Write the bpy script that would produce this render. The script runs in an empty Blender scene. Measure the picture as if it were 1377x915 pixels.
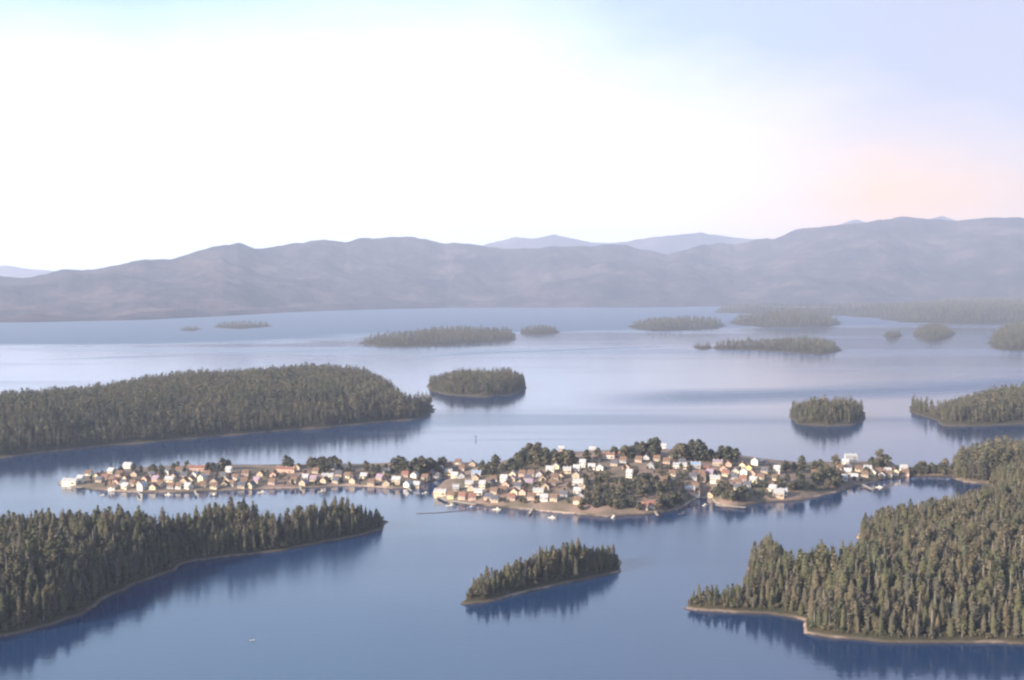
import bpy, bmesh, math, random
import numpy as np
from mathutils import Vector, Matrix
R = math.radians
rng = np.random.default_rng(7)
random.seed(7)
scene = bpy.context.scene
COL = scene.collection

# ------------------------------------------------------------------ camera
W, HH, F, YH = 1377.0, 915.0, 1500.0, 380.0
H = 220.0
PITCH = math.atan((HH / 2 - YH) / F)
cam_d = bpy.data.cameras.new("camera")
cam_d.sensor_width = 36.0
cam_d.lens = 36.0 * F / W
cam_d.clip_start = 1.0
cam_d.clip_end = 90000.0
cam = bpy.data.objects.new("camera", cam_d)
COL.objects.link(cam)
cam.location = (0, 0, H)
cam.rotation_euler = (R(90) - PITCH, 0, 0)
scene.camera = cam
cp, sp = math.cos(PITCH), math.sin(PITCH)


def gp(x, y, z=0.0):
    """ground point (height z) seen at photo pixel x, y"""
    a, b = (x - W / 2) / F, (HH / 2 - y) / F
    dx, dy, dz = a, cp + b * sp, -sp + b * cp
    t = (H - z) / -dz
    return dx * t, dy * t


def pix(x, y, z):
    dz = z - H
    f = y * cp - dz * sp
    u = y * sp + dz * cp
    return W / 2 + F * x / f, HH / 2 - F * u / f


# ------------------------------------------------------------------ noise
_tab = np.random.default_rng(3).random((256, 256))


def vnoise(x, y):
    xi, yi = np.floor(x).astype(int), np.floor(y).astype(int)
    fx, fy = x - xi, y - yi
    fx, fy = fx * fx * (3 - 2 * fx), fy * fy * (3 - 2 * fy)
    a, b = _tab[xi & 255, yi & 255], _tab[(xi + 1) & 255, yi & 255]
    c, d = _tab[xi & 255, (yi + 1) & 255], _tab[(xi + 1) & 255, (yi + 1) & 255]
    return (a * (1 - fx) + b * fx) * (1 - fy) + (c * (1 - fx) + d * fx) * fy


def fbm(x, y, s, o=4):
    x, y = np.asarray(x, float) / s, np.asarray(y, float) / s
    v, a, t = 0, 1.0, 0
    for k in range(o):
        v = v + a * vnoise(x * 2 ** k + 17.3 * k, y * 2 ** k + 9.1 * k)
        t += a
        a *= 0.5
    return v / t - 0.5


# ------------------------------------------------------------------ tags
def tag(o, label=None, cat=None, group=None, kind=None):
    if label and len(label.split()) > 16: print('LONG', label)
    if label: o['label'] = label
    if cat: o['category'] = cat
    if group: o['group'] = group
    if kind: o['kind'] = kind
    return o


def link(name, me, mat=None, parent=None, loc=None):
    o = bpy.data.objects.new(name, me)
    if mat is not None and me is not None and not me.materials:
        me.materials.append(mat)
    COL.objects.link(o)
    if parent: o.parent = parent
    if loc: o.location = loc
    return o


def npmesh(name, verts, faces, smooth=False):
    me = bpy.data.meshes.new(name)
    verts = np.asarray(verts, dtype=np.float32)
    faces = np.asarray(faces, dtype=np.int32)
    n, k = faces.shape
    me.vertices.add(len(verts))
    me.vertices.foreach_set("co", verts.ravel())
    me.loops.add(n * k)
    me.loops.foreach_set("vertex_index", faces.ravel())
    me.polygons.add(n)
    me.polygons.foreach_set("loop_start", np.arange(n, dtype=np.int32) * k)
    me.update(calc_edges=True)
    me.polygons.foreach_set("use_smooth", np.full(n, smooth))
    me.update()
    return me


# ------------------------------------------------------------------ materials
def newmat(name):
    m = bpy.data.materials.new(name)
    m.use_nodes = True
    nt = m.node_tree
    b = nt.nodes["Principled BSDF"]
    return m, nt, b


def nd(nt, t, **kw):
    n = nt.nodes.new(t)
    for k, v in kw.items(): setattr(n, k, v)
    return n


def ramp(nt, stops):
    r = nd(nt, "ShaderNodeValToRGB")
    e = r.color_ramp.elements
    while len(e) < len(stops): e.new(0.5)
    for i, (p, c) in enumerate(stops):
        e[i].position = p
        e[i].color = (c[0], c[1], c[2], 1)
    return r


def noise(nt, scale, detail=4, rough=0.55, vec=None, coord='Object'):
    n = nd(nt, "ShaderNodeTexNoise")
    n.inputs['Scale'].default_value = scale
    n.inputs['Detail'].default_value = detail
    n.inputs['Roughness'].default_value = rough
    if vec is None:
        tc = nd(nt, "ShaderNodeTexCoord")
        vec = tc.outputs[coord]
    nt.links.new(vec, n.inputs['Vector'])
    return n


def math_n(nt, op, a, b=None, clamp=False):
    m = nd(nt, "ShaderNodeMath", operation=op)
    m.use_clamp = clamp
    for i, v in enumerate((a, b)):
        if v is None: continue
        if isinstance(v, (int, float)): m.inputs[i].default_value = v
        else: nt.links.new(v, m.inputs[i])
    return m.outputs[0]


def mixc(nt, fac, a, b):
    m = nd(nt, "ShaderNodeMix", data_type='RGBA')
    for sock, v in ((m.inputs[0], fac), (m.inputs[6], a), (m.inputs[7], b)):
        if isinstance(v, (tuple, list)): sock.default_value = (*v[:3], 1)
        elif isinstance(v, (int, float)): sock.default_value = v
        else: nt.links.new(v, sock)
    return m.outputs[2]


def plain(name, c, rough=0.8, var=0.25, scale=0.6, spec=0.3):
    """paint / wood / metal with weathering"""
    m, nt, b = newmat(name)
    n = noise(nt, scale, 5, 0.6)
    lo = tuple(v * (1 - var) for v in c)
    hi = tuple(min(0.9, v * (1 + var * 0.6)) for v in c)
    r = ramp(nt, [(0.3, lo), (0.7, hi)])
    nt.links.new(n.outputs[0], r.inputs[0])
    nt.links.new(r.outputs[0], b.inputs['Base Color'])
    b.inputs['Roughness'].default_value = rough
    b.inputs['Specular IOR Level'].default_value = spec
    return m


def foliage(name, cols, spec=0.15):
    """colour varies from tree to tree (per object random) and in patches of the wood"""
    m, nt, b = newmat(name)
    oi = nd(nt, "ShaderNodeObjectInfo")
    stops = [((i + 0.5) / len(cols), c) for i, c in enumerate(cols)]
    r = ramp(nt, stops)
    geo = nd(nt, "ShaderNodeNewGeometry")
    pn = noise(nt, 0.006, 3, 0.6, vec=geo.outputs['Position'])
    f = math_n(nt, 'ADD', math_n(nt, 'MULTIPLY', oi.outputs['Random'], 0.62),
               math_n(nt, 'MULTIPLY', math_n(nt, 'SUBTRACT', pn.outputs[0], 0.3), 0.95), clamp=True)
    nt.links.new(f, r.inputs[0])
    n2 = noise(nt, 0.9, 3, 0.7, vec=geo.outputs['Position'])
    hsv = nd(nt, "ShaderNodeHueSaturation")
    nt.links.new(math_n(nt, 'ADD', math_n(nt, 'MULTIPLY', n2.outputs[0], 1.1), 0.45), hsv.inputs['Value'])
    nt.links.new(r.outputs[0], hsv.inputs['Color'])
    nt.links.new(hsv.outputs[0], b.inputs['Base Color'])
    b.inputs['Roughness'].default_value = 0.9
    b.inputs['Specular IOR Level'].default_value = spec
    return m


M = {}
M['needles'] = foliage("conifer_needles", [(0.060, 0.070, 0.050), (0.100, 0.104, 0.062), (0.140, 0.134, 0.074),
                                           (0.120, 0.108, 0.086), (0.175, 0.142, 0.088), (0.088, 0.094, 0.076)])
M['leaves'] = foliage("town_tree_leaves", [(0.065, 0.072, 0.055), (0.105, 0.104, 0.070), (0.150, 0.124, 0.085)])
M['bark'] = plain("bark", (0.16, 0.13, 0.11), 0.95, 0.4, 1.5)
M['deadwood'] = plain("weathered_deadwood", (0.34, 0.31, 0.27), 0.95, 0.3, 1.2)
M['white'] = plain("white_paint", (0.76, 0.69, 0.58), 0.7, 0.15)
M['cream'] = plain("cream_paint", (0.70, 0.57, 0.38), 0.7, 0.15)
M['yellow'] = plain("ochre_yellow_paint", (0.72, 0.54, 0.24), 0.7, 0.14)
M['tan'] = plain("tan_wood", (0.46, 0.36, 0.25), 0.8, 0.2)
M['pink'] = plain("salmon_paint", (0.52, 0.34, 0.26), 0.75, 0.18)
M['grey'] = plain("grey_boards", (0.36, 0.36, 0.38), 0.85, 0.2)
M['brown'] = plain("brown_shingle", (0.17, 0.11, 0.08), 0.9, 0.3)
M['red'] = plain("rust_red_roofing", (0.24, 0.12, 0.09), 0.8, 0.3)
M['slate'] = plain("dark_grey_shingle", (0.10, 0.10, 0.12), 0.85, 0.3)
M['metal'] = plain("pale_metal_roofing", (0.42, 0.41, 0.41), 0.6, 0.2, spec=0.4)
M['blue'] = plain("blue_grey_roofing", (0.25, 0.33, 0.46), 0.6, 0.15)
M['mauve'] = plain("mauve_roofing", (0.30, 0.22, 0.28), 0.8, 0.2)
M['trim'] = plain("window_trim", (0.70, 0.69, 0.66), 0.7, 0.08)
M['door'] = plain("door_paint", (0.20, 0.14, 0.10), 0.7, 0.1)
M['brick'] = plain("chimney_brick", (0.30, 0.15, 0.11), 0.9, 0.3, 3)
M['pile'] = plain("wet_piling", (0.12, 0.09, 0.07), 0.9, 0.3)
M['plank'] = plain("dock_planks", (0.38, 0.33, 0.27), 0.9, 0.25)
m, nt, b = newmat("dark_glass")
b.inputs['Base Color'].default_value = (0.03, 0.035, 0.045, 1)
b.inputs['Roughness'].default_value = 0.08
M['glass'] = m


def terrain_mat(name, low, ground, dirt, patch=0.02):
    m, nt, b = newmat(name)
    geo = nd(nt, "ShaderNodeNewGeometry")
    sep = nd(nt, "ShaderNodeSeparateXYZ")
    nt.links.new(geo.outputs['Position'], sep.inputs[0])
    n1 = noise(nt, 0.22, 5, 0.65, vec=geo.outputs['Position'])
    n2 = noise(nt, patch, 4, 0.6, vec=geo.outputs['Position'])
    rk = ramp(nt, [(0.3, tuple(v * 0.55 for v in low)), (0.5, low), (0.72, tuple(min(.7, v * 1.35) for v in low))])
    nt.links.new(n1.outputs[0], rk.inputs[0])
    gr = ramp(nt, [(0.35, ground), (0.62, dirt)])
    nt.links.new(n2.outputs[0], gr.inputs[0])
    n3 = noise(nt, 0.013, 3, 0.6, vec=geo.outputs['Position'])
    brk = math_n(nt, 'MULTIPLY', math_n(nt, 'SUBTRACT', n3.outputs[0], 0.44), 6.0, clamp=True)
    zz = math_n(nt, 'ADD', sep.outputs[2], math_n(nt, 'MULTIPLY', n1.outputs[0], 1.6))
    rkc = mixc(nt, brk, (0.085, 0.07, 0.055), rk.outputs[0])
    up = math_n(nt, 'DIVIDE', math_n(nt, 'SUBTRACT', zz, 2.0), 0.5, clamp=True)
    wet = math_n(nt, 'DIVIDE', math_n(nt, 'SUBTRACT', zz, 0.95), 0.35, clamp=True)
    c = mixc(nt, wet, (0.045, 0.036, 0.032), rkc)
    c = mixc(nt, up, c, gr.outputs[0])
    nt.links.new(c, b.inputs['Base Color'])
    b.inputs['Roughness'].default_value = 0.95
    b.inputs['Specular IOR Level'].default_value = 0.15
    bp = nd(nt, "ShaderNodeBump")
    bp.inputs['Distance'].default_value = 0.6
    bp.inputs['Strength'].default_value = 0.7
    nt.links.new(n1.outputs[0], bp.inputs['Height'])
    nt.links.new(bp.outputs[0], b.inputs['Normal'])
    return m


M['isle'] = terrain_mat("forest_floor_and_shore_rock", (0.38, 0.28, 0.23), (0.035, 0.035, 0.022), (0.060, 0.050, 0.032))
M['far_isle'] = terrain_mat("distant_shore_and_forest_floor", (0.13, 0.105, 0.085), (0.035, 0.035, 0.022), (0.060, 0.050, 0.032))
M['town'] = terrain_mat("town_ground", (0.34, 0.26, 0.21), (0.105, 0.095, 0.064), (0.24, 0.168, 0.135), 0.03)

# ------------------------------------------------------------------ world, sun
SUN_EL, SUN_AZ = 20.0, 238.0      # azimuth clockwise from +Y: the sun stands behind the camera on its left
wd = bpy.data.worlds.new("World")
scene.world = wd
wd.use_nodes = True
nt = wd.node_tree
bg = nt.nodes["Background"]
sky = nd(nt, "ShaderNodeTexSky", sky_type='NISHITA')
sky.sun_disc = False
sky.sun_elevation = R(SUN_EL)
sky.sun_rotation = R(SUN_AZ)
sky.altitude = 200
sky.air_density = 1.0
sky.dust_density = 1.2
sky.ozone_density = 1.5
SKY_STR = 0.12
bg.inputs['Strength'].default_value = SKY_STR
# a thin veil of high cloud over the sky: bright over the horizon on one side, blush on the other
tc = nd(nt, "ShaderNodeTexCoord")
sep = nd(nt, "ShaderNodeSeparateXYZ")
nt.links.new(tc.outputs['Generated'], sep.inputs[0])
mp = nd(nt, "ShaderNodeMapping")
mp.inputs['Scale'].default_value = (1.0, 1.0, 3.2)
nt.links.new(tc.outputs['Generated'], mp.inputs[0])
cn = noise(nt, 2.2, 5, 0.5, vec=mp.outputs[0])
cn2 = noise(nt, 7.0, 4, 0.6, vec=mp.outputs[0])
VX, VY, VZ = sep.outputs
# the veil thins upwards and towards the side where the low sky blushes
right = math_n(nt, 'MAXIMUM', VX, 0.0)
leftf = math_n(nt, 'MAXIMUM', math_n(nt, 'SUBTRACT', math_n(nt, 'MULTIPLY', VX, -1.0), 0.15), 0.0)
dens = math_n(nt, 'SUBTRACT', 2.05, math_n(nt, 'MULTIPLY', VZ, 7.6))
dens = math_n(nt, 'SUBTRACT', dens, math_n(nt, 'MULTIPLY', right, 2.2))
dens = math_n(nt, 'SUBTRACT', dens, math_n(nt, 'MULTIPLY', leftf, 0.6))
dens = math_n(nt, 'ADD', dens, math_n(nt, 'MULTIPLY', math_n(nt, 'SUBTRACT', cn.outputs[0], 0.5), 1.0))
dens = math_n(nt, 'ADD', dens, math_n(nt, 'MULTIPLY', math_n(nt, 'SUBTRACT', cn2.outputs[0], 0.5), 0.45))
dens = math_n(nt, 'MAXIMUM', math_n(nt, 'MINIMUM', dens, 1.0), 0.06)
pinkf = math_n(nt, 'MULTIPLY', math_n(nt, 'ADD', math_n(nt, 'MULTIPLY', VX, 3.8), -0.18, clamp=True),
               math_n(nt, 'SUBTRACT', 1.35, math_n(nt, 'MULTIPLY', VZ, 5.0), clamp=True), clamp=True)
VEIL = (4.4, 4.75, 5.5)
PINK = (4.5, 2.75, 1.45)
veilc = mixc(nt, pinkf, VEIL, PINK)
LAV = (1.9, 2.02, 2.7)
PALE = (1.95, 2.85, 3.7)
lavf = math_n(nt, 'MULTIPLY', math_n(nt, 'MULTIPLY', math_n(nt, 'SUBTRACT', 0.75, VZ), 3.0, clamp=True), 0.93)
lavf = math_n(nt, 'MULTIPLY', lavf, math_n(nt, 'MULTIPLY', VY, 2.0, clamp=True))
frontc = mixc(nt, math_n(nt, 'MULTIPLY', math_n(nt, 'ADD', VX, 0.15), 2.0, clamp=True), PALE, LAV)
basec = mixc(nt, lavf, sky.outputs[0], frontc)
skyc = mixc(nt, dens, basec, veilc)
nt.links.new(skyc, bg.inputs['Color'])

sd = bpy.data.lights.new("sun", 'SUN')
sd.energy = 4.4
sd.angle = R(0.6)
sd.color = (1.0, 0.86, 0.68)
so = link("sun", sd)
az, e = R(SUN_AZ), R(SUN_EL)
sv = Vector((math.sin(az) * math.cos(e), math.cos(az) * math.cos(e), math.sin(e)))
so.rotation_euler = sv.to_track_quat('Z', 'Y').to_euler()
so.location = (-300, -300, 600)

# ------------------------------------------------------------------ water
XW, Y0, Y1 = 16000.0, -2500.0, 24000.0
me = npmesh("water", [(-XW, Y0, 0), (XW, Y0, 0), (XW, Y1, 0), (-XW, Y1, 0)], [(0, 1, 2, 3)])
m, nt, b = newmat("sea_water")
geo = nd(nt, "ShaderNodeNewGeometry")
pos = geo.outputs['Position']
b.inputs['Base Color'].default_value = (0.012, 0.038, 0.100, 1)
b.inputs['IOR'].default_value = 1.95
b.inputs['Specular Tint'].default_value = (1, 1, 1, 1)


def mapped(sc_, rot=0):
    mp = nd(nt, "ShaderNodeMapping")
    mp.inputs['Scale'].default_value = sc_
    mp.inputs['Rotation'].default_value = (0, 0, rot)
    nt.links.new(pos, mp.inputs[0])
    return mp.outputs[0]


lane = noise(nt, 1.0, 4, 0.55, vec=mapped((0.00022, 0.0016, 1), R(-7)))
lanef = ramp(nt, [(0.50, (0, 0, 0)), (0.60, (1, 1, 1))])
nt.links.new(lane.outputs[0], lanef.inputs[0])
sp_ = nd(nt, "ShaderNodeSeparateXYZ")
nt.links.new(pos, sp_.inputs[0])
WX, WY = sp_.outputs[0], sp_.outputs[1]
warp = noise(nt, 1.0, 4, 0.6, vec=mapped((0.0006, 0.0012, 1)))
warpv = math_n(nt, 'SUBTRACT', warp.outputs[0], 0.5)


def wind_lane(p0, p1, width, wob, one_side=False):
    """a band of ruffled water between two points of the water, with wandering edges"""
    (xa, ya), (xb, yb) = gp(*p0), gp(*p1)
    sl = (yb - ya) / (xb - xa)
    f = math_n(nt, 'SUBTRACT', WY, math_n(nt, 'ADD', math_n(nt, 'MULTIPLY', WX, sl), ya - sl * xa))
    f = math_n(nt, 'ADD', f, math_n(nt, 'MULTIPLY', warpv, wob))
    if one_side: return math_n(nt, 'ADD', math_n(nt, 'DIVIDE', f, width), 0.5, clamp=True)
    f = math_n(nt, 'SUBTRACT', 1.15, math_n(nt, 'DIVIDE', math_n(nt, 'ABSOLUTE', f), width), clamp=True)
    f = math_n(nt, 'MULTIPLY', f, math_n(nt, 'DIVIDE', math_n(nt, 'SUBTRACT', WX, min(xa, xb)), 250.0, clamp=True))
    return math_n(nt, 'MULTIPLY', f, math_n(nt, 'DIVIDE', math_n(nt, 'SUBTRACT', max(xa, xb), WX), 250.0, clamp=True))


ruff = wind_lane((0, 468), (1377, 432), 500, 2200, True)
for a_, b_, wd_, wb_ in (((40, 484), (560, 468), 60, 300), ((500, 482), (940, 464), 90, 400), ((760, 541), (1600, 508), 190, 450),
                         ((560, 592), (860, 590), 16, 60), ((240, 455), (700, 452), 120, 500)):
    ruff = math_n(nt, 'MAXIMUM', ruff, math_n(nt, 'MULTIPLY', wind_lane(a_, b_, wd_, wb_), 0.6))
ruff = math_n(nt, 'MAXIMUM', ruff, math_n(nt, 'MULTIPLY', lanef.outputs[0], 0.35))
w1 = noise(nt, 1.0, 3, 0.6, vec=mapped((0.10, 0.22, 1), R(12)))
w2 = noise(nt, 1.0, 3, 0.6, vec=mapped((0.5, 0.9, 1), R(-20)))
hgt = math_n(nt, 'ADD', w1.outputs[0], math_n(nt, 'MULTIPLY', w2.outputs[0], 0.3))
bp = nd(nt, "ShaderNodeBump")
bp.inputs['Distance'].default_value = 0.16
nt.links.new(math_n(nt, 'ADD', 0.5, math_n(nt, 'MULTIPLY', ruff, 0.5)), bp.inputs['Strength'])
nt.links.new(hgt, bp.inputs['Height'])
nt.links.new(bp.outputs[0], b.inputs['Normal'])
nt.links.new(math_n(nt, 'ADD', 0.08, math_n(nt, 'MULTIPLY', ruff, 0.42)), b.inputs['Roughness'])
tag(link("water", me, m), kind='structure')

# ------------------------------------------------------------------ haze
HZ = 1300.0
x0, x1, y0, y1, z0, z1 = -XW - 400, XW + 400, Y0 - 400, Y1 + 400, -6.0, HZ
vs = [(x0, y0, z0), (x1, y0, z0), (x1, y1, z0), (x0, y1, z0), (x0, y0, z1), (x1, y0, z1), (x1, y1, z1), (x0, y1, z1)]
fs = [(0, 3, 2, 1), (4, 5, 6, 7), (0, 1, 5, 4), (1, 2, 6, 5), (2, 3, 7, 6), (3, 0, 4, 7)]
me = npmesh("haze", vs, fs)
m = bpy.data.materials.new("haze_air")
m.use_nodes = True
nt = m.node_tree
nt.nodes.remove(nt.nodes["Principled BSDF"])
pv = nd(nt, "ShaderNodeVolumePrincipled")
pv.inputs['Color'].default_value = (0.74, 0.81, 1.0, 1)
pv.inputs['Density'].default_value = 5.5e-5
pv.inputs['Anisotropy'].default_value = 0.15
nt.links.new(pv.outputs[0], nt.nodes["Material Output"].inputs['Volume'])
HAZE = tag(link("haze", me, m), kind='stuff')

# ------------------------------------------------------------------ islands
def curve_y(pts, x):
    xs, ys = zip(*sorted(pts))
    return float(np.interp(x, xs, ys))


def isle_poly(front, top, zeff, minthick=3.0):
    """front: shoreline pixels left to right; top: pixels of the tree-line outline left to right"""
    P = [gp(*p) for p in front]
    back = []
    for x, t in reversed(top):
        y = YH + (t - YH) / (1 - zeff / H)
        y = min(y, curve_y(front, x) - minthick)
        back.append(gp(x, y))
    return np.array(P + back)


def sdf(poly, px, py):
    d2 = np.full(px.shape, 1e18)
    ins = np.zeros(px.shape, bool)
    n = len(poly)
    for i in range(n):
        ax, ay = poly[i]
        bx, by = poly[(i + 1) % n]
        ex, ey = bx - ax, by - ay
        L = ex * ex + ey * ey + 1e-9
        t = np.clip(((px - ax) * ex + (py - ay) * ey) / L, 0, 1)
        d2 = np.minimum(d2, (px - ax - t * ex) ** 2 + (py - ay - t * ey) ** 2)
        c = ((ay > py) != (by > py))
        xc = ex * (py - ay) / (ey if abs(ey) > 1e-9 else 1e-9) + ax
        ins ^= c & (px < xc)
    d = np.sqrt(d2)
    return np.where(ins, d, -d)


class Isle:
    def __init__(s, name, poly, hmax, L, cell, bumps=(), wob=1.0, mat='isle', bank=2.2):
        s.name, s.poly, s.hmax, s.L, s.cell, s.bumps, s.wob, s.mat, s.bank = name, poly, hmax, L, cell, bumps, wob, mat, bank
        s.lo, s.hi = poly.min(0), poly.max(0)

    def s_(s, x, y):
        d = sdf(s.poly, x, y)
        return d + s.wob * (fbm(x, y, 60, 3) * 16 + fbm(x + 500, y, 14, 2) * 7)

    def z_(s, x, y, d=None):
        if d is None: d = s.s_(x, y)
        up = np.clip(d, 0, None)
        z = s.bank * np.clip(d / 4.0, 0, 1) ** 0.8 + s.hmax * (1 - np.exp(-up / s.L)) * (1 + 0.5 * fbm(x, y, 220, 3))
        z = z + fbm(x, y, 30, 3) * 2.2 * np.clip(up / 15, 0, 1)
        for bx, by, r, h in s.bumps:
            z = z + h * np.exp(-((x - bx) ** 2 + (y - by) ** 2) / r ** 2) * np.clip(up / 20, 0, 1)
        return np.where(d < 0, np.maximum(d * 0.35, -2.5), z)

    def build(s):
        c = s.cell
        mg = max(14, 1.3 * c)
        nx, ny = int((s.hi[0] - s.lo[0] + 2 * mg) / c) + 2, int((s.hi[1] - s.lo[1] + 2 * mg) / c) + 2
        X, Y = np.meshgrid(s.lo[0] - mg + np.arange(nx) * c, s.lo[1] - mg + np.arange(ny) * c)
        d = s.s_(X, Y)
        Z = s.z_(X, Y, d)
        idx = np.arange(nx * ny).reshape(ny, nx)
        keep = np.maximum.reduce([d[:-1, :-1], d[1:, :-1], d[:-1, 1:], d[1:, 1:]]) > -1.0 * c
        f = np.stack([idx[:-1, :-1][keep], idx[:-1, 1:][keep], idx[1:, 1:][keep], idx[1:, :-1][keep]], 1)
        used, inv = np.unique(f, return_inverse=True)
        V = np.stack([X.ravel(), Y.ravel(), Z.ravel()], 1)[used]
        me = npmesh(s.name, V, inv.reshape(f.shape), smooth=True)
        s.obj = tag(link(s.name, me, M[s.mat]), kind='structure')


isles = {}


def isle(key, name, front, top, zeff, hmax, L, cell, bumps=(), wob=1.0, mint=3.0):
    bl = [(*gp(bx, by), r, h) for bx, by, r, h in bumps]
    I = Isle(name, isle_poly(front, top, zeff, mint), hmax, L, cell, bl, wob, 'isle' if cell <= 6 and key != 'A' else 'far_isle', 2.2 if cell <= 6 else 3.0)
    isles[key] = I
    I.build()
    return I


isle('A', "forest_island_land",
     [(-160, 905), (-60, 872), (0, 856), (40, 851), (78, 840), (110, 828), (148, 803), (185, 785), (215, 776), (232, 768), (243, 760), (252, 758), (302, 751),
      (370, 741), (430, 729), (480, 721), (508, 713), (522, 702)],
     [(-160, 712), (-60, 702), (0, 697), (60, 690), (130, 690), (190, 686), (230, 690), (280, 676), (330, 672),
      (372, 683), (400, 672), (450, 668), (490, 672), (515, 680), (522, 694)], 28, 15, 40, 5, bumps=[(120, 760, 90, 5)], wob=.7, mint=9)
isle('B', "forest_headland_land",
     [(917, 821), (960, 822), (1002, 824), (1060, 829), (1081, 834), (1084, 852), (1120, 859), (1229, 865), (1377, 867), (1560, 870)],
     [(926, 800), (948, 782), (984, 762), (1002, 732), (1006, 710), (1024, 704), (1054, 708), (1066, 732), (1083, 728),
      (1105, 723), (1120, 731), (1134, 717), (1150, 710), (1156, 670), (1171, 664), (1229, 664), (1251, 655), (1284, 652),
      (1310, 645), (1330, 620), (1377, 612), (1560, 606)], 31, 16, 50, 5, bumps=[(1030, 745, 45, 12)], wob=.6, mint=13)
isle('C', "small_channel_island_land",
     [(621, 813), (656, 810), (682, 803), (722, 794), (760, 785), (800, 777), (833, 770)],
     [(636, 788), (650, 768), (667, 758), (689, 750), (719, 744), (728, 739), (759, 733), (772, 725), (798, 728), (824, 737),
      (832, 756)], 27, 13, 22, 4, wob=0.25, mint=17)
isle('D', "wooded_island_land",
     [(-200, 630), (-60, 620), (0, 616), (70, 608), (144, 600), (200, 596), (250, 591), (300, 586), (370, 580), (440, 575),
      (510, 569), (560, 564), (578, 556)],
     [(-200, 545), (-60, 530), (0, 523), (60, 517), (125, 512), (190, 502), (300, 495), (420, 488), (500, 489), (530, 500),
      (540, 511), (548, 524), (556, 533), (572, 535), (581, 545)], 42, 30, 100, 14, mint=12)
isle('E', "oval_islet_land", [(577, 524), (600, 531), (650, 534), (690, 531), (708, 523)],
     [(577, 514), (590, 503), (610, 497), (690, 498), (705, 509)], 28, 12, 50, 12, wob=0.6, mint=9)
isle('F', "round_islet_land", [(1064, 562), (1074, 571), (1110, 573), (1147, 572), (1162, 565)],
     [(1064, 556), (1077, 543), (1104, 536), (1157, 535), (1162, 545)], 28, 16, 35, 9, wob=0.4, mint=12)
isle('G', "eastern_islet_land",
     [(1225, 554), (1262, 566), (1270, 573), (1320, 573), (1377, 570), (1500, 566)],
     [(1225, 549), (1240, 541), (1262, 534), (1280, 529), (1320, 521), (1377, 519), (1500, 517)], 30, 20, 60, 12, wob=0.7, mint=8)
isle('Hs', "far_strip_island_land", [(488, 463), (520, 467), (600, 465), (692, 458)],
     [(488, 454), (530, 442), (600, 436), (690, 437)], 38, 18, 200, 40, mint=4)
isle('H2', "far_strip_islet_land", [(700, 449), (725, 451), (750, 448)], [(700, 441), (725, 437), (750, 440)], 25, 10, 100, 40, wob=.5, mint=4)
isle('I1', "far_skerry_land", [(933, 468), (945, 471), (956, 469)], [(933, 464), (945, 460), (956, 463)], 22, 4, 60, 18, wob=0.3, mint=4)
isle('I2', "far_flat_island_land", [(960, 470), (1010, 471), (1060, 474), (1110, 477), (1130, 473)],
     [(960, 463), (1000, 454), (1070, 450), (1118, 452), (1130, 458)], 30, 8, 120, 25, mint=4)
isle('J', "far_round_skerry_land", [(1190, 454), (1200, 457), (1211, 453)], [(1190, 446), (1200, 441), (1211, 446)], 28, 6, 60, 22, wob=.4, mint=4)
isle('K', "far_double_islet_land", [(1230, 452), (1245, 458), (1262, 458), (1282, 452)], [(1230, 440), (1250, 431), (1270, 433), (1282, 442)], 32, 12, 80, 28, wob=.6, mint=5)
isle('L', "far_eastern_headland_land", [(1333, 466), (1345, 471), (1377, 472), (1480, 472)], [(1333, 440), (1345, 431), (1377, 427), (1480, 424)], 45, 30, 150, 30, mint=6)
isle('M', "pale_far_island_land", [(850, 442), (880, 446), (960, 443), (972, 440)], [(850, 432), (890, 424), (950, 423), (972, 430)], 45, 28, 200, 50, mint=4)
isle('N', "far_hilly_island_land", [(985, 436), (1030, 441), (1110, 441), (1128, 437)], [(985, 426), (1030, 416), (1100, 414), (1128, 424)], 60, 45, 200, 55, mint=4)
isle('O', "far_low_mainland_land", [(965, 421), (1050, 423), (1130, 425), (1180, 428), (1215, 434), (1300, 436), (1377, 434), (1500, 434)],
     [(965, 416), (1040, 411), (1130, 407), (1180, 405), (1250, 400), (1377, 398), (1500, 396)], 80, 60, 300, 70, mint=4)
isle('P', "faint_far_islet_land", [(290, 441), (320, 443), (362, 440)], [(290, 436), (325, 430), (362, 434)], 30, 10, 150, 40, wob=.7, mint=3)
isle('P2', "faint_far_skerry_land", [(245, 445), (256, 446), (268, 444)], [(245, 440), (256, 437), (268, 440)], 22, 4, 90, 35, wob=.4, mint=3)


def town_isle(key, name, front, back, hmax, L, cell, bumps):
    P = np.array([gp(*p) for p in front + back[::-1]])
    I = Isle(name, P, hmax, L, cell, [(*gp(bx, by), r, h) for bx, by, r, h in bumps], 0.45, 'town', 1.8)
    isles[key] = I
    I.build()


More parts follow.
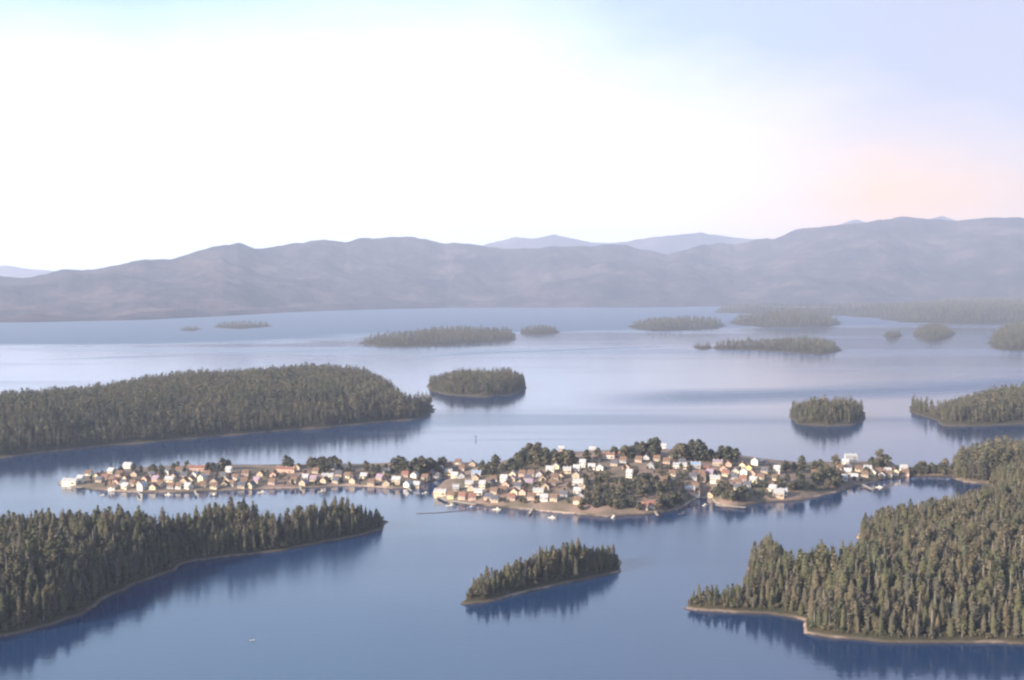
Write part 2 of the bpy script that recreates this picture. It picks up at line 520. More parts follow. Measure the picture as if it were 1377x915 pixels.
town_isle('T1', "town_spit_land",
          [(80, 653), (105, 657), (150, 661), (190, 663), (250, 663), (330, 659), (400, 657), (470, 654), (530, 658), (562, 658),
           (574, 652), (592, 645), (640, 642), (660, 640)],
          [(80, 648), (100, 644), (130, 637), (170, 632), (220, 628), (280, 627), (350, 627), (430, 626), (500, 627), (560, 624),
           (605, 622), (650, 624)], 2.5, 30, 6, [(560, 636, 60, 6), (430, 636, 60, 4), (270, 640, 70, 4)])
town_isle('T2', "town_hill_land",
          [(583, 667), (600, 673), (650, 680), (700, 685), (760, 691), (810, 695), (870, 693), (915, 686), (926, 678), (936, 671),
           (955, 669), (961, 678), (985, 682), (1003, 680), (1030, 676), (1060, 675), (1095, 669), (1130, 661), (1165, 651),
           (1200, 644), (1225, 641), (1300, 642)],
          [(583, 660), (592, 650), (625, 634), (650, 628), (690, 620), (740, 615), (800, 612), (900, 612), (960, 617), (1000, 621),
           (1050, 625), (1110, 625), (1180, 621), (1225, 631), (1300, 633)], 4, 40, 6,
          [(850, 648, 150, 16), (770, 650, 90, 5), (1000, 645, 90, 6), (1165, 638, 60, 4), (900, 628, 100, 5)])
town_isle('T3', "wooded_point_land", [(1280, 644), (1300, 650), (1340, 652), (1500, 652)],
          [(1280, 630), (1310, 622), (1377, 620), (1500, 618)], 5, 40, 7, [])

# ------------------------------------------------------------------ mountains
def mountains(name, shore, ridge, depth, x0, x1, nx, ny, amp, seed, mat, back=1.5):
    xs = np.linspace(x0, x1, nx)
    us = np.linspace(-0.04, back, ny)
    sy = np.interp(xs, *zip(*shore))
    ry = np.interp(xs, *zip(*ridge)) + 5 * fbm(xs, xs * 0 + seed * 3, 22, 4)
    k = np.ones(5) / 5
    V = []
    U = us[:, None] * np.ones(nx)[None, :]
    ds = np.array([gp(x, y)[1] for x, y in zip(xs, sy)])
    ds = ds * (1 + 0.10 * fbm(xs, xs * 0 + seed, 170, 2))
    dr = ds + depth
    zr = H + (YH - ry) / F * dr
    zr = np.maximum(zr, 30)
    D = ds[None, :] + U * (dr - ds)[None, :]
    X = (xs - W / 2)[None, :] / F * D / 1.0
    n1 = fbm(X + seed * 900, D, 2600, 5)
    n2 = np.abs(fbm(X, D + seed * 700, 1300, 5)) * 2
    prof = np.clip(U, 0, 1)
    base = prof ** 1.15 * zr[None, :]
    cliff = np.clip(U / 0.06, 0, 1) * 35
    w = np.clip(U / 0.15, 0, 1) * np.clip((1 - U) / 0.22, 0, 1)
    Z = base * 0.9 + cliff * (1 - prof) + w * (n1 * amp * 1.6 - n2 * amp * 1.2 + amp * 0.15)
    Z += np.where(U > 0.93, 0, 0)
    Z = np.where(U > 1, zr[None, :] * 0.9 * (1 - 0.7 * (U - 1)), Z) + zr[None, :] * 0.1 * np.clip(U, 0, 1)
    Z += fbm(X, D, 350, 4) * 55 * np.clip(U / 0.1, 0, 1)
    Z = np.where(U < 0, -4.0, np.maximum(Z, 0.5 + 12 * prof))
    idx = np.arange(nx * ny).reshape(ny, nx)
    f = np.stack([idx[:-1, :-1], idx[:-1, 1:], idx[1:, 1:], idx[1:, :-1]], -1).reshape(-1, 4)
    me = npmesh(name, np.stack([X, D, Z], -1).reshape(-1, 3), f, smooth=True)
    return tag(link(name, me, mat), kind='structure')


m, nt, b = newmat("forested_mountainside")
geo = nd(nt, "ShaderNodeNewGeometry")
n = noise(nt, 0.0022, 9, 0.72, vec=geo.outputs['Position'])
r = ramp(nt, [(0.36, (0.018, 0.019, 0.024)), (0.47, (0.038, 0.034, 0.040)), (0.54, (0.064, 0.050, 0.052)), (0.62, (0.100, 0.078, 0.078))])
nt.links.new(n.outputs[0], r.inputs[0])
nt.links.new(r.outputs[0], b.inputs['Base Color'])
b.inputs['Roughness'].default_value = 1.0
b.inputs['Specular IOR Level'].default_value = 0.05
n2 = noise(nt, 0.02, 5, 0.7, vec=geo.outputs['Position'])
bp = nd(nt, "ShaderNodeBump")
bp.inputs['Distance'].default_value = 18
bp.inputs['Strength'].default_value = 0.8
nt.links.new(n2.outputs[0], bp.inputs['Height'])
nt.links.new(bp.outputs[0], b.inputs['Normal'])
M['mount'] = m
RIDGE = [(-500, 395), (-250, 385), (-80, 366), (0, 371), (30, 374), (60, 368), (85, 362), (115, 364), (150, 358), (180, 351), (235, 347),
         (270, 338), (300, 328), (320, 327), (345, 333), (380, 332), (410, 327), (440, 323), (465, 326), (500, 321), (530, 319),
         (560, 322), (600, 324), (650, 330), (700, 335), (740, 330), (790, 331), (840, 328), (870, 336), (895, 342), (930, 334),
         (985, 329), (1040, 320), (1070, 309), (1100, 306), (1140, 302), (1180, 296), (1210, 292), (1240, 294), (1280, 297), (1320, 294),
         (1377, 293), (1450, 300), (1600, 320), (1900, 350)]
SHORE = [(-500, 445), (0, 433), (150, 431), (300, 426), (420, 420), (600, 414), (900, 412), (1100, 413), (1377, 415), (1900, 415)]
mountains("mountain_range", SHORE, RIDGE, 3000, -500, 1900, 1100, 190, 170, 1.0, M['mount'])
mountains("distant_mountains", [(-500, 398), (1900, 398)],
          [(-500, 372), (-100, 360), (0, 358), (100, 366), (600, 345), (660, 326), (690, 319), (720, 321), (745, 315), (775, 322), (820, 328),
           (870, 321), (900, 315), (940, 313), (980, 319), (1040, 323), (1110, 306), (1150, 294), (1180, 299), (1230, 300), (1265, 291), (1300, 300),
           (1400, 310), (1900, 350)], 2300, -500, 1900, 500, 40, 60, 4.0, M['mount'], 1.3)

# ------------------------------------------------------------------ trees: meshes
def tree_mesh(seed, h, rad, whorls, per, seg_droop=0.28, base=0.14, top_dead=False, sparse=0.0, narrow=1.0):
    """crown of many drooping sprays around a stem: vertices and quads"""
    rs = random.Random(seed)
    V, Fc = [], []
    lean = (rs.uniform(-.02, .02) * h, rs.uniform(-.02, .02) * h)
    for i in range(whorls):
        t = i / (whorls - 1)
        t = base + (1 - base) * t
        if rs.random() < sparse: continue
        zc = h * t * (0.86 if top_dead else 1.0)
        r = rad * ((1 - t) ** 0.55 * 0.95 + 0.10) * rs.uniform(0.75, 1.15)
        if t < base + 0.12: r *= 0.7
        a0 = rs.uniform(0, 6.28)
        for k in range(per):
            a = a0 + 6.283 * k / per + rs.uniform(-.35, .35)
            rr = r * rs.uniform(0.6, 1.2)
            ca, sa = math.cos(a), math.sin(a)
            zt = zc + rs.uniform(-.5, .5) * h / whorls
            w = rr * rs.uniform(0.34, 0.52) + 0.12
            dr = rr * seg_droop * rs.uniform(0.8, 1.6)
            ox, oy = lean[0] * t, lean[1] * t
            n0 = len(V)
            # kite-shaped spray, folded along its rib
            V.append((ox, oy, zt + 0.15 * rr))
            V.append((ox + ca * rr * .55 - sa * w, oy + sa * rr * .55 + ca * w, zt - dr * .75))
            V.append((ox + ca * rr, oy + sa * rr, zt - dr))
            V.append((ox + ca * rr * .55 + sa * w, oy + sa * rr * .55 - ca * w, zt - dr * .75))
            V.append((ox + ca * rr * .5, oy + sa * rr * .5, zt + 0.10 * rr))
            Fc += [(n0, n0 + 1, n0 + 2, n0 + 4), (n0, n0 + 4, n0 + 2, n0 + 3)]
    return V, Fc


def cone_verts(h, r0, r1, n, lean=(0, 0), z0=0.0):
    V, Fc = [], []
    for zz, rr in ((z0, r0), (h * 0.5, (r0 + r1) * .5), (h, r1)):
        for k in range(n):
            a = 6.283 * k / n
            V.append((math.cos(a) * rr + lean[0] * zz / h, math.sin(a) * rr + lean[1] * zz / h, zz))
    for l in range(2):
        for k in range(n):
            a, b_ = l * n + k, l * n + (k + 1) % n
            Fc.append((a, b_, b_ + n, a + n))
    return V, Fc


def trunk_mesh(seed, h, limbs=4, r0=0.42, reach=1.6, n=6):
    rs = random.Random(seed)
    V, Fc = cone_verts(h, r0, 0.06, n, z0=-1.2)
    for k in range(limbs):
        z = h * rs.uniform(0.3, 0.85)
        a = rs.uniform(0, 6.28)
        L = reach * rs.uniform(.6, 1.3) * (1.1 - z / h)
        ca, sa = math.cos(a), math.sin(a)
        n0 = len(V)
        t = 0.09
        for (d, zz, tt) in ((0, 0, t), (L, L * .25, t * .3)):
            V += [(ca * d - sa * tt, sa * d + ca * tt, z + zz - tt), (ca * d + sa * tt, sa * d - ca * tt, z + zz - tt),
                  (ca * d, sa * d, z + zz + tt)]
        for q in range(3):
            Fc.append((n0 + q, n0 + (q + 1) % 3, n0 + 3 + (q + 1) % 3, n0 + 3 + q))
    return V, Fc


def bushy(seed, h, r, n):
    rs = random.Random(seed)
    V, Fc = [], []
    for i in range(n):
        t = rs.random() ** 0.8
        a, zc = rs.uniform(0, 6.28), h * (0.2 + 0.78 * t)
        prof = math.sin(math.pi * min(1, 0.16 + 0.84 * t)) ** 0.6
        q = r * prof * math.sqrt(rs.random()) * rs.uniform(.7, 1.15)
        c = Vector((math.cos(a) * q, math.sin(a) * q, zc))
        sz = rs.uniform(.5, 1.0) * r * .30
        M3 = Matrix.Rotation(rs.uniform(0, 6.28), 3, 'Z') @ Matrix.Rotation(rs.uniform(-1.1, 1.1), 3, 'X')
        n0 = len(V)
        for dx, dy in ((-1, -.8), (1, -.6), (.8, 1), (-.7, .9)):
            V.append(tuple(c + M3 @ Vector((dx * sz, dy * sz, rs.uniform(-.3, .3) * sz))))
        Fc.append((n0, n0 + 1, n0 + 2, n0 + 3))
    return V, Fc

specs = [  # h, radius, whorls, per, droop, base, top_dead, sparse
    (25, 3.6, 24, 8, .30, .12, False, .05), (22, 3.0, 22, 7, .35, .10, False, .05), (28, 3.9, 26, 8, .30, .16, False, .08),
    (19, 3.2, 18, 8, .25, .08, False, .0), (26, 3.2, 22, 7, .40, .20, True, .15), (23, 2.6, 22, 7, .40, .14, False, .12),
    (16, 3.0, 16, 8, .22, .06, False, .0), (27, 3.5, 22, 7, .30, .34, False, .18)]
crowns, trunks, whole, whole_far = [], [], [], []


def combined(name, parts):
    """one mesh out of (V, F, material) parts"""
    V, Fc, mi, mats = [], [], [], []
    for v, f, mt in parts:
        n0 = len(V)
        V += v
        Fc += [tuple(i + n0 for i in q) for q in f]
        if mt not in mats: mats.append(mt)
        mi += [mats.index(mt)] * len(f)
    me = npmesh(name, V, Fc)
    for mt in mats: me.materials.append(mt)
    me.polygons.foreach_set("material_index", np.array(mi, dtype=np.int32))
    me.update()
    return me


for i, (h, rad, wh, per, dr_, bs, td, sps) in enumerate(specs):
    cv = bushy(100 + i, h, rad * .85, 230) if i in (1, 5, 7) else tree_mesh(100 + i, h, rad, wh, per, dr_, bs, td, sps)
    tv = trunk_mesh(200 + i, h * 0.99, 5)
    cm = npmesh("crown", *cv)
    cm.materials.append(M['needles'])
    tm = npmesh("trunk", *tv)
    tm.materials.append(M['deadwood' if td else 'bark'])
    crowns.append(cm)
    trunks.append(tm)
    whole.append(combined("tree_kind", [(*cv, M['needles']), (*tv, M['deadwood' if td else 'bark'])]))
    cf = bushy(300 + i, h, rad, 70) if i in (1, 5, 7) else tree_mesh(300 + i, h, rad * 1.12, max(8, wh // 2), 5, dr_, bs * .6, td, 0)
    whole_far.append(combined("tree_kind_far", [(*cf, M['needles'])]))
snags = []
for i in range(3):
    snags.append(combined("snag_kind", [(*trunk_mesh(400 + i, (17, 21, 14)[i], 16, 0.36, 1.9), M['deadwood'])]))


# ------------------------------------------------------------------ forest positions
def scatter(I, spacing, smin=5.0, clip=None, hs=1.0, key=None):
    nx, ny = int((I.hi[0] - I.lo[0]) / spacing) + 1, int((I.hi[1] - I.lo[1]) / spacing) + 1
    X, Y = np.meshgrid(I.lo[0] + np.arange(nx) * spacing, I.lo[1] + np.arange(ny) * spacing)
    X = (X + rng.uniform(-.48, .48, X.shape) * spacing).ravel()
    Y = (Y + rng.uniform(-.48, .48, Y.shape) * spacing).ravel()
    d = I.s_(X, Y)
    k = (d > smin)
    X, Y, d = X[k], Y[k], d[k]
    thin = fbm(X, Y, 70, 3)
    k = rng.random(len(X)) < np.clip(1.2 + thin * 1.0, 0.75, 1)
    X, Y, d = X[k], Y[k], d[k]
    Z = I.z_(X, Y, d)
    sc_ = (0.80 + 0.42 * rng.random(len(X)) ** 1.3 + 0.5 * fbm(X, Y, 55, 3)) * (0.62 + 0.38 * np.clip(d / 34, 0, 1) ** 0.8) * hs * 0.80
    for tx, ty, tr in TIPS.get(key, ()):
        sc_ = sc_ * (0.42 + 0.58 * np.clip(np.hypot(X - tx, Y - ty) / tr, 0, 1))
    return X, Y, Z, sc_, d


TIPS = {'C': [(*gp(621, 813), 85), (*gp(836, 768), 45)], 'B': [(*gp(917, 821), 95)], 'A': [(*gp(524, 702), 60)]}


FX = []
for key, sp_, hs in (('A', 4.2, 1.1), ('B', 4.4, 1.05), ('C', 3.6, 1.0), ('D', 6.5, 1.15), ('E', 6.0, 1.1), ('F', 5.2, 1.1), ('G', 6.2, 1.1),
                     ('Hs', 20, 1.25), ('H2', 18, 1.0), ('I1', 14, 0.9), ('I2', 16, 1.1), ('J', 16, 1.1), ('K', 18, 1.15), ('L', 20, 1.3),
                     ('M', 26, 1.4), ('N', 28, 1.5), ('O', 36, 1.7), ('P', 24, 1.0), ('P2', 18, .9), ('T3', 4.6, 1.35)):
    X, Y, Z, S, Dd = scatter(isles[key], sp_, 2.5 if key in 'ABC' else 2.0 + 0.1 * sp_, hs=hs, key=key)
    # keep a margin beyond the frame only
    px, py = pix(X, Y, Z)
    k = (px > -170) & (px < W + 170)
    far = 0 if key in ('A', 'B', 'C') else 1
    for q in np.nonzero(k)[0]:
        FX.append((X[q], Y[q], Z[q], S[q], far, key, px[q], py[q]))
print("trees:", len(FX))
N = len(FX)
fx = np.array([(a[0], a[1], a[2], a[3], a[4], a[6], a[7]) for a in FX])
keys = [a[5] for a in FX]
vari = rng.integers(0, len(specs), N)
issnag = (rng.random(N) < 0.045) & (fx[:, 4] == 0)
wide = rng.uniform(1.05, 1.55, N)
rotz = rng.uniform(0, 6.28, N)
# the 300 that show largest: front to back, count the uncovered part of each
cover = np.full(2400, 1e9)
score = np.zeros(N)
dist = np.hypot(fx[:, 0], fx[:, 1])
for q in np.argsort(dist):
    if dist[q] > 1500: break
    h = specs[vari[q]][0] * fx[q, 3]
    if issnag[q]: h *= 0.8
    x, yb = fx[q, 5], fx[q, 6]
    _, yt = pix(fx[q, 0], fx[q, 1], fx[q, 2] + h)
    wpx = 2.6 * F / dist[q]
    c0, c1 = int(x - wpx) + 300, int(x + wpx) + 301
    if c0 < 0 or c1 >= 2400: continue
    vis = np.clip(np.minimum(cover[c0:c1], yb) - yt, 0, None)
    if 4 < x < W - 4 and yb < HH:
        score[q] = vis.sum() if not issnag[q] else vis.sum() * 1.5
    cover[c0:c1] = np.minimum(cover[c0:c1], yt + 3)
order = np.argsort(-score)
own_live = [q for q in order if not issnag[q]][:290]
own_snag = [q for q in order if issnag[q]][:28]
own = set(own_live) | set(own_snag)

where = {'A': 'forest facing the town spit', 'B': 'broad pale-shored headland', 'C': 'small long channel island'}
tone = ['tall full-crowned dark conifer', 'rounded mid-height conifer', 'very tall broad conifer', 'short dense conifer',
        'tall conifer with bare bleached top', 'ragged round-topped conifer', 'small bushy conifer', 'tall bare-trunked conifer']
for q in own_live + own_snag:
    key = keys[q]
    if issnag[q]:
        root = bpy.data.objects.new("dead_tree", snags[vari[q] % 3])
        COL.objects.link(root)
        tag(root, f"bare grey dead trunk standing in the {where.get(key, 'dark wooded point')}", "dead tree",
            "dead trunks standing in the forest " + where.get(key, 'point'))
    else:
        root = bpy.data.objects.new("conifer_tree", None)
        root.empty_display_size = 2
        COL.objects.link(root)
        v = vari[q]
        c = bpy.data.objects.new("crown", crowns[v])
        t = bpy.data.objects.new("trunk", trunks[v])
        for o in (c, t):
            COL.objects.link(o)
            o.parent = root
        pos_w = 'on the shore of' if isles[key].s_(np.array([fx[q, 0]]), np.array([fx[q, 1]]))[0] < 16 else "inside"
        tag(root, f"{tone[v]} {pos_w} the {where.get(key, 'dark wooded point')}", "tree",
            "conifers of the " + where.get(key, 'point'))
    s = fx[q, 3]
    root.location = (fx[q, 0], fx[q, 1], fx[q, 2] - 0.2)
    root.rotation_euler = (0, 0, rotz[q])
    root.scale = (s * wide[q], s * wide[q], s)

# the rest of the woods: one object whose points carry the trees
rest = [q for q in range(N) if q not in own]


def carrier(name, co, scl, rz, sort, pick, sets, label, cat):
    """one object whose points carry the plants of a thicket or wood"""
    n_ = len(co)
    me = bpy.data.meshes.new(name)
    me.vertices.add(n_)
    me.vertices.foreach_set("co", np.array(co, dtype=np.float32).ravel())
    rr = np.zeros((n_, 3), dtype=np.float32)
    rr[:, 2] = rz
    for nm, tp, fld, data in (("scl", 'FLOAT_VECTOR', "vector", np.array(scl, dtype=np.float32)), ("rz", 'FLOAT_VECTOR', "vector", rr),
                              ("sort", 'INT', "value", np.array(sort, dtype=np.int32)), ("pick", 'INT', "value", np.array(pick, dtype=np.int32))):
        me.attributes.new(nm, tp, 'POINT').data.foreach_set(fld, data.ravel())
    ob = tag(link(name, me), label, cat, kind='stuff')
    ng = bpy.data.node_groups.new(name + "_nodes", 'GeometryNodeTree')
    ng.interface.new_socket("Geometry", in_out='INPUT', socket_type='NodeSocketGeometry')
    ng.interface.new_socket("Geometry", in_out='OUTPUT', socket_type='NodeSocketGeometry')
    gi, go = ng.nodes.new("NodeGroupInput"), ng.nodes.new("NodeGroupOutput")

    def named(nm, t):
        n = ng.nodes.new("GeometryNodeInputNamedAttribute")
        n.data_type = t
        n.inputs['Name'].default_value = nm
        return [q for q in n.outputs if q.enabled and q.name == 'Attribute'][0]

    join = ng.nodes.new("GeometryNodeJoinGeometry")
    for code, meshes in sets:
        jn = ng.nodes.new("GeometryNodeJoinGeometry")
        for me_ in meshes:
            src = bpy.data.objects.new("tree_source", me_)
            oi = ng.nodes.new("GeometryNodeObjectInfo")
            oi.inputs['Object'].default_value = src
            g2i = ng.nodes.new("GeometryNodeGeometryToInstance")
            ng.links.new(oi.outputs['Geometry'], g2i.inputs[0])
            ng.links.new(g2i.outputs[0], jn.inputs[0])
        iop = ng.nodes.new("GeometryNodeInstanceOnPoints")
        iop.inputs['Pick Instance'].default_value = True
        cmp_ = ng.nodes.new("FunctionNodeCompare")
        cmp_.data_type = 'INT'
        cmp_.operation = 'EQUAL'
        ins = [q for q in cmp_.inputs if q.enabled]
        ng.links.new(named("sort", 'INT'), ins[0])
        ins[1].default_value = code
        ng.links.new(gi.outputs[0], iop.inputs['Points'])
        ng.links.new(cmp_.outputs[0], iop.inputs['Selection'])
        ng.links.new(jn.outputs[0], iop.inputs['Instance'])
        ng.links.new(named("pick", 'INT'), iop.inputs['Instance Index'])
        ng.links.new(named("rz", 'FLOAT_VECTOR'), iop.inputs['Rotation'])
        ng.links.new(named("scl", 'FLOAT_VECTOR'), iop.inputs['Scale'])
        ng.links.new(iop.outputs[0], join.inputs[0])
    ng.links.new(join.outputs[0], go.inputs[0])
    ob.modifiers.new("plants", 'NODES').node_group = ng
    return ob


# salal and young growth along the shores of the near islands, under the forest's edge
under = []
for key in 'ABC':
    I = isles[key]
    a_ = (I.hi - I.lo)
    n_ = int(a_[0] * a_[1] / 7)
    X, Y = I.lo[0] + rng.random(n_) * a_[0], I.lo[1] + rng.random(n_) * a_[1]
    px, py = pix(X, Y, 2.0)
    k = (px > -60) & (px < W + 60)
    X, Y = X[k], Y[k]
    d = I.s_(X, Y)
    k = (d > 2.2) & (d < 20) & (rng.random(len(d)) < 1.1 - d / 30)
    X, Y, d = X[k], Y[k], d[k]
    Z = I.z_(X, Y, d)
    under += [(X[q], Y[q], Z[q] - .3, rng.uniform(.14, .42)) for q in range(len(X))]
print("undergrowth:", len(under))
brush = [combined("brush_kind", [(*bushy(700 + i, h, r_, 90), M['needles'])]) for i, (h, r_) in enumerate(((9, 5.5), (11, 4.6), (13, 4.0)))]
nu = len(under)
carrier("conifer_forest", [tuple(v) for v in fx[rest][:, :3]] + [u[:3] for u in under],
        [(fx[q, 3] * wide[q], fx[q, 3] * wide[q], fx[q, 3]) for q in rest] + [(u[3],) * 3 for u in under],
        np.concatenate([rotz[rest], rng.uniform(0, 6.28, nu)]),
        [2 if issnag[q] else (0 if fx[q, 4] == 0 else 1) for q in rest] + [3] * nu,
        np.concatenate([vari[rest], rng.integers(0, 3, nu)]), ((0, whole), (1, whole_far), (2, snags), (3, brush)),
        "dense conifer forest covering the islands around the town", "forest")

# ------------------------------------------------------------------ town
TOWN = [isles['T1'], isles['T2'], isles['T3'], isles['B']]


def ground_z(x, y, lands=TOWN):
    x, y = np.array([x], float), np.array([y], float)
    return max(float(I.z_(x, y)[0]) for I in lands)


def on_ground(px, py):
    z = 0
    for _ in range(12):
        x, y = gp(px, py, z)
        z = 0.5 * z + 0.5 * max(0, ground_z(x, y))
    x, y = gp(px, py, z)
    return x, y, ground_z(x, y)


class MB:
    def __init__(s): s.V, s.F, s.mi, s.mats = [], [], [], []

    def poly(s, vs, fs, mat):
        n0 = len(s.V)
        s.V += [tuple(v) for v in vs]
        s.F += [tuple(i + n0 for i in f) for f in fs]
        if mat not in s.mats: s.mats.append(mat)
        s.mi += [s.mats.index(mat)] * len(fs)

    def box(s, x0, x1, y0, y1, z0, z1, mat):
        s.poly([(x0, y0, z0), (x1, y0, z0), (x1, y1, z0), (x0, y1, z0), (x0, y0, z1), (x1, y0, z1), (x1, y1, z1), (x0, y1, z1)],
               [(0, 3, 2, 1), (4, 5, 6, 7), (0, 1, 5, 4), (1, 2, 6, 5), (2, 3, 7, 6), (3, 0, 4, 7)], mat)

    def mesh(s, name):
        me = bpy.data.meshes.new(name)
        me.from_pydata(s.V, [], s.F)
        for m_ in s.mats: me.materials.append(m_)
        for p, i in zip(me.polygons, s.mi): p.material_index = i
        me.update()
        return me


_cache = {}


def house_parts(kind, L, Wd, h, wall, roof):
    """list of (name, mesh, location, [sub-parts]) ; ridge runs along x, front faces -y"""
    key = (kind, L, Wd, h, wall, roof)
    if key in _cache: return _cache[key]
    out = []
    rise = Wd * (0.40 if kind != 'long' else 0.24)
    b = MB()
    l, w = L / 2, Wd / 2
    fz = 0.5
    b.poly([(-l, -w, -3), (l, -w, -3), (l, w, -3), (-l, w, -3), (-l, -w, h), (l, -w, h), (l, w, h), (-l, w, h), (-l, 0, h + rise), (l, 0, h + rise)],
           [(0, 1, 5, 4), (2, 3, 7, 6), (1, 2, 6, 9, 5), (3, 0, 4, 8, 7)], M[wall])
    # corner boards and base board stand proud of the siding
    for sx in (-1, 1):
        for sy in (-1, 1):
            cx, cy = sx * l, sy * w
            b.box(cx - .12, cx + .12, cy - .12, cy + .12, -1, h - 0.05, M['trim'])
    out.append(("wall", b.mesh("wall"), (0, 0, 0), []))
    # roof: two slabs with eaves
    r = MB()
    ov, th = 0.55, 0.22
    for s in (-1, 1):
        ey = s * (w + ov)
        ez = h - ov * rise / w + 0.05
        rz = h + rise + 0.05
        a = [(-l - ov, ey, ez), (l + ov, ey, ez), (l + ov, 0, rz), (-l - ov, 0, rz)]
        vs = a + [(x, y, z + th) for x, y, z in a]
        r.poly(vs, [(0, 1, 2, 3), (7, 6, 5, 4), (0, 4, 5, 1), (1, 5, 6, 2), (3, 7, 4, 0)], M[roof])
    r.box(-l - ov - .02, l + ov + .02, -.16, .16, h + rise + .16, h + rise + .36, M[roof])
    subs = []
    if kind != 'long':
        c = MB()
        c.box(l * .3 - .35, l * .3 + .35, w * .25 - .35, w * .25 + .35, h + rise * .5, h + rise + 1.1, M['brick'])
        c.box(l * .3 - .45, l * .3 + .45, w * .25 - .45, w * .25 + .45, h + rise + 1.1, h + rise + 1.25, M['brick'])
        subs.append(("chimney", c.mesh("chimney")))
    else:
        c = MB()
        for k in (-.45, 0, .45):
            c.box(L * k - .6, L * k + .6, -.5, .5, h + rise + .3, h + rise + 1.1, M['metal'])
        subs.append(("roof_vent", c.mesh("roof_vent")))
    out.append(("roof", r.mesh("roof"), (0, 0, 0), subs))
    # door
    d = MB()
    dw = 1.0 if kind != 'long' else 3.0
    d.box(-dw / 2 - .12, dw / 2 + .12, -.05, .09, 0, 2.35, M['trim'])
    d.box(-dw / 2, dw / 2, -.12, -.05, 0.02, 2.2, M['door'])
    out.append(("door", d.mesh("door"), (L * (.12 if kind != 'long' else .25), -w - .05, .3), []))
    # windows

    def win(ww, wh):
        f, p = MB(), MB()
        f.box(-ww / 2 - .12, ww / 2 + .12, -.04, .05, -.12, 0, M['trim'])
        f.box(-ww / 2 - .12, ww / 2 + .12, -.04, .05, wh, wh + .12, M['trim'])
        for x in (-ww / 2 - .12, -.04, ww / 2):
            f.box(x, x + (.12 if x != -.04 else .08), -.04, .05, 0, wh, M['trim'])
        p.box(-ww / 2, ww / 2, 0, .04, 0, wh, M['glass'])
        return f.mesh("window"), p.mesh("pane")
    storeys = 2 if kind == 'tall' else 1
    wf, wp = win(1.3, 1.3)
    for st in range(storeys):
        z = 0.95 + st * 2.6
        for fx_ in ((-.32, .36) if kind != 'long' else (-.4, -.22, -.02, .42)):
            out.append(("window", wf, (L * fx_, -w - .05, z), [("pane", wp)]))
    out.append(("window", wf, (-l - .05, 0, 1.0 + (storeys - 1) * 2.6, -90), [("pane", wp)]))
    out.append(("window", wf, (l + .05, 0, 1.0 + (storeys - 1) * 2.6, 90), [("pane", wp)]))
    if kind == 'pier':
        pass
    _cache[key] = out
    return out


def place_house(x, y, z, rz, name, kind, L, Wd, h, wall, roof):
    root = bpy.data.objects.new(name, None)
    COL.objects.link(root)
    root.location = (x, y, z)
    root.rotation_euler = (0, 0, rz)
    for nm, me_, loc, subs in house_parts(kind, L, Wd, h, wall, roof):
        o = bpy.data.objects.new(nm, me_)
        COL.objects.link(o)
        o.parent = root
        o.location = loc[:3]
        if len(loc) > 3: o.rotation_euler = (0, 0, R(loc[3]))
        for sn, sm in subs:
            q = bpy.data.objects.new(sn, sm)
            COL.objects.link(q)
            q.parent = o
    return root


wcol = {'w': 'white', 'c': 'cream', 'y': 'yellow', 't': 'tan', 'p': 'pink', 'g': 'grey'}
wname = {'w': 'white', 'c': 'cream', 'y': 'ochre yellow', 't': 'tan', 'p': 'salmon', 'g': 'grey'}
rcol = {'b': 'brown', 'r': 'red', 's': 'slate', 'm': 'metal', 'u': 'blue', 'v': 'mauve'}
rname = {'b': 'brown', 'r': 'rust red', 's': 'dark grey', 'm': 'pale metal', 'u': 'blue-grey', 'v': 'mauve'}
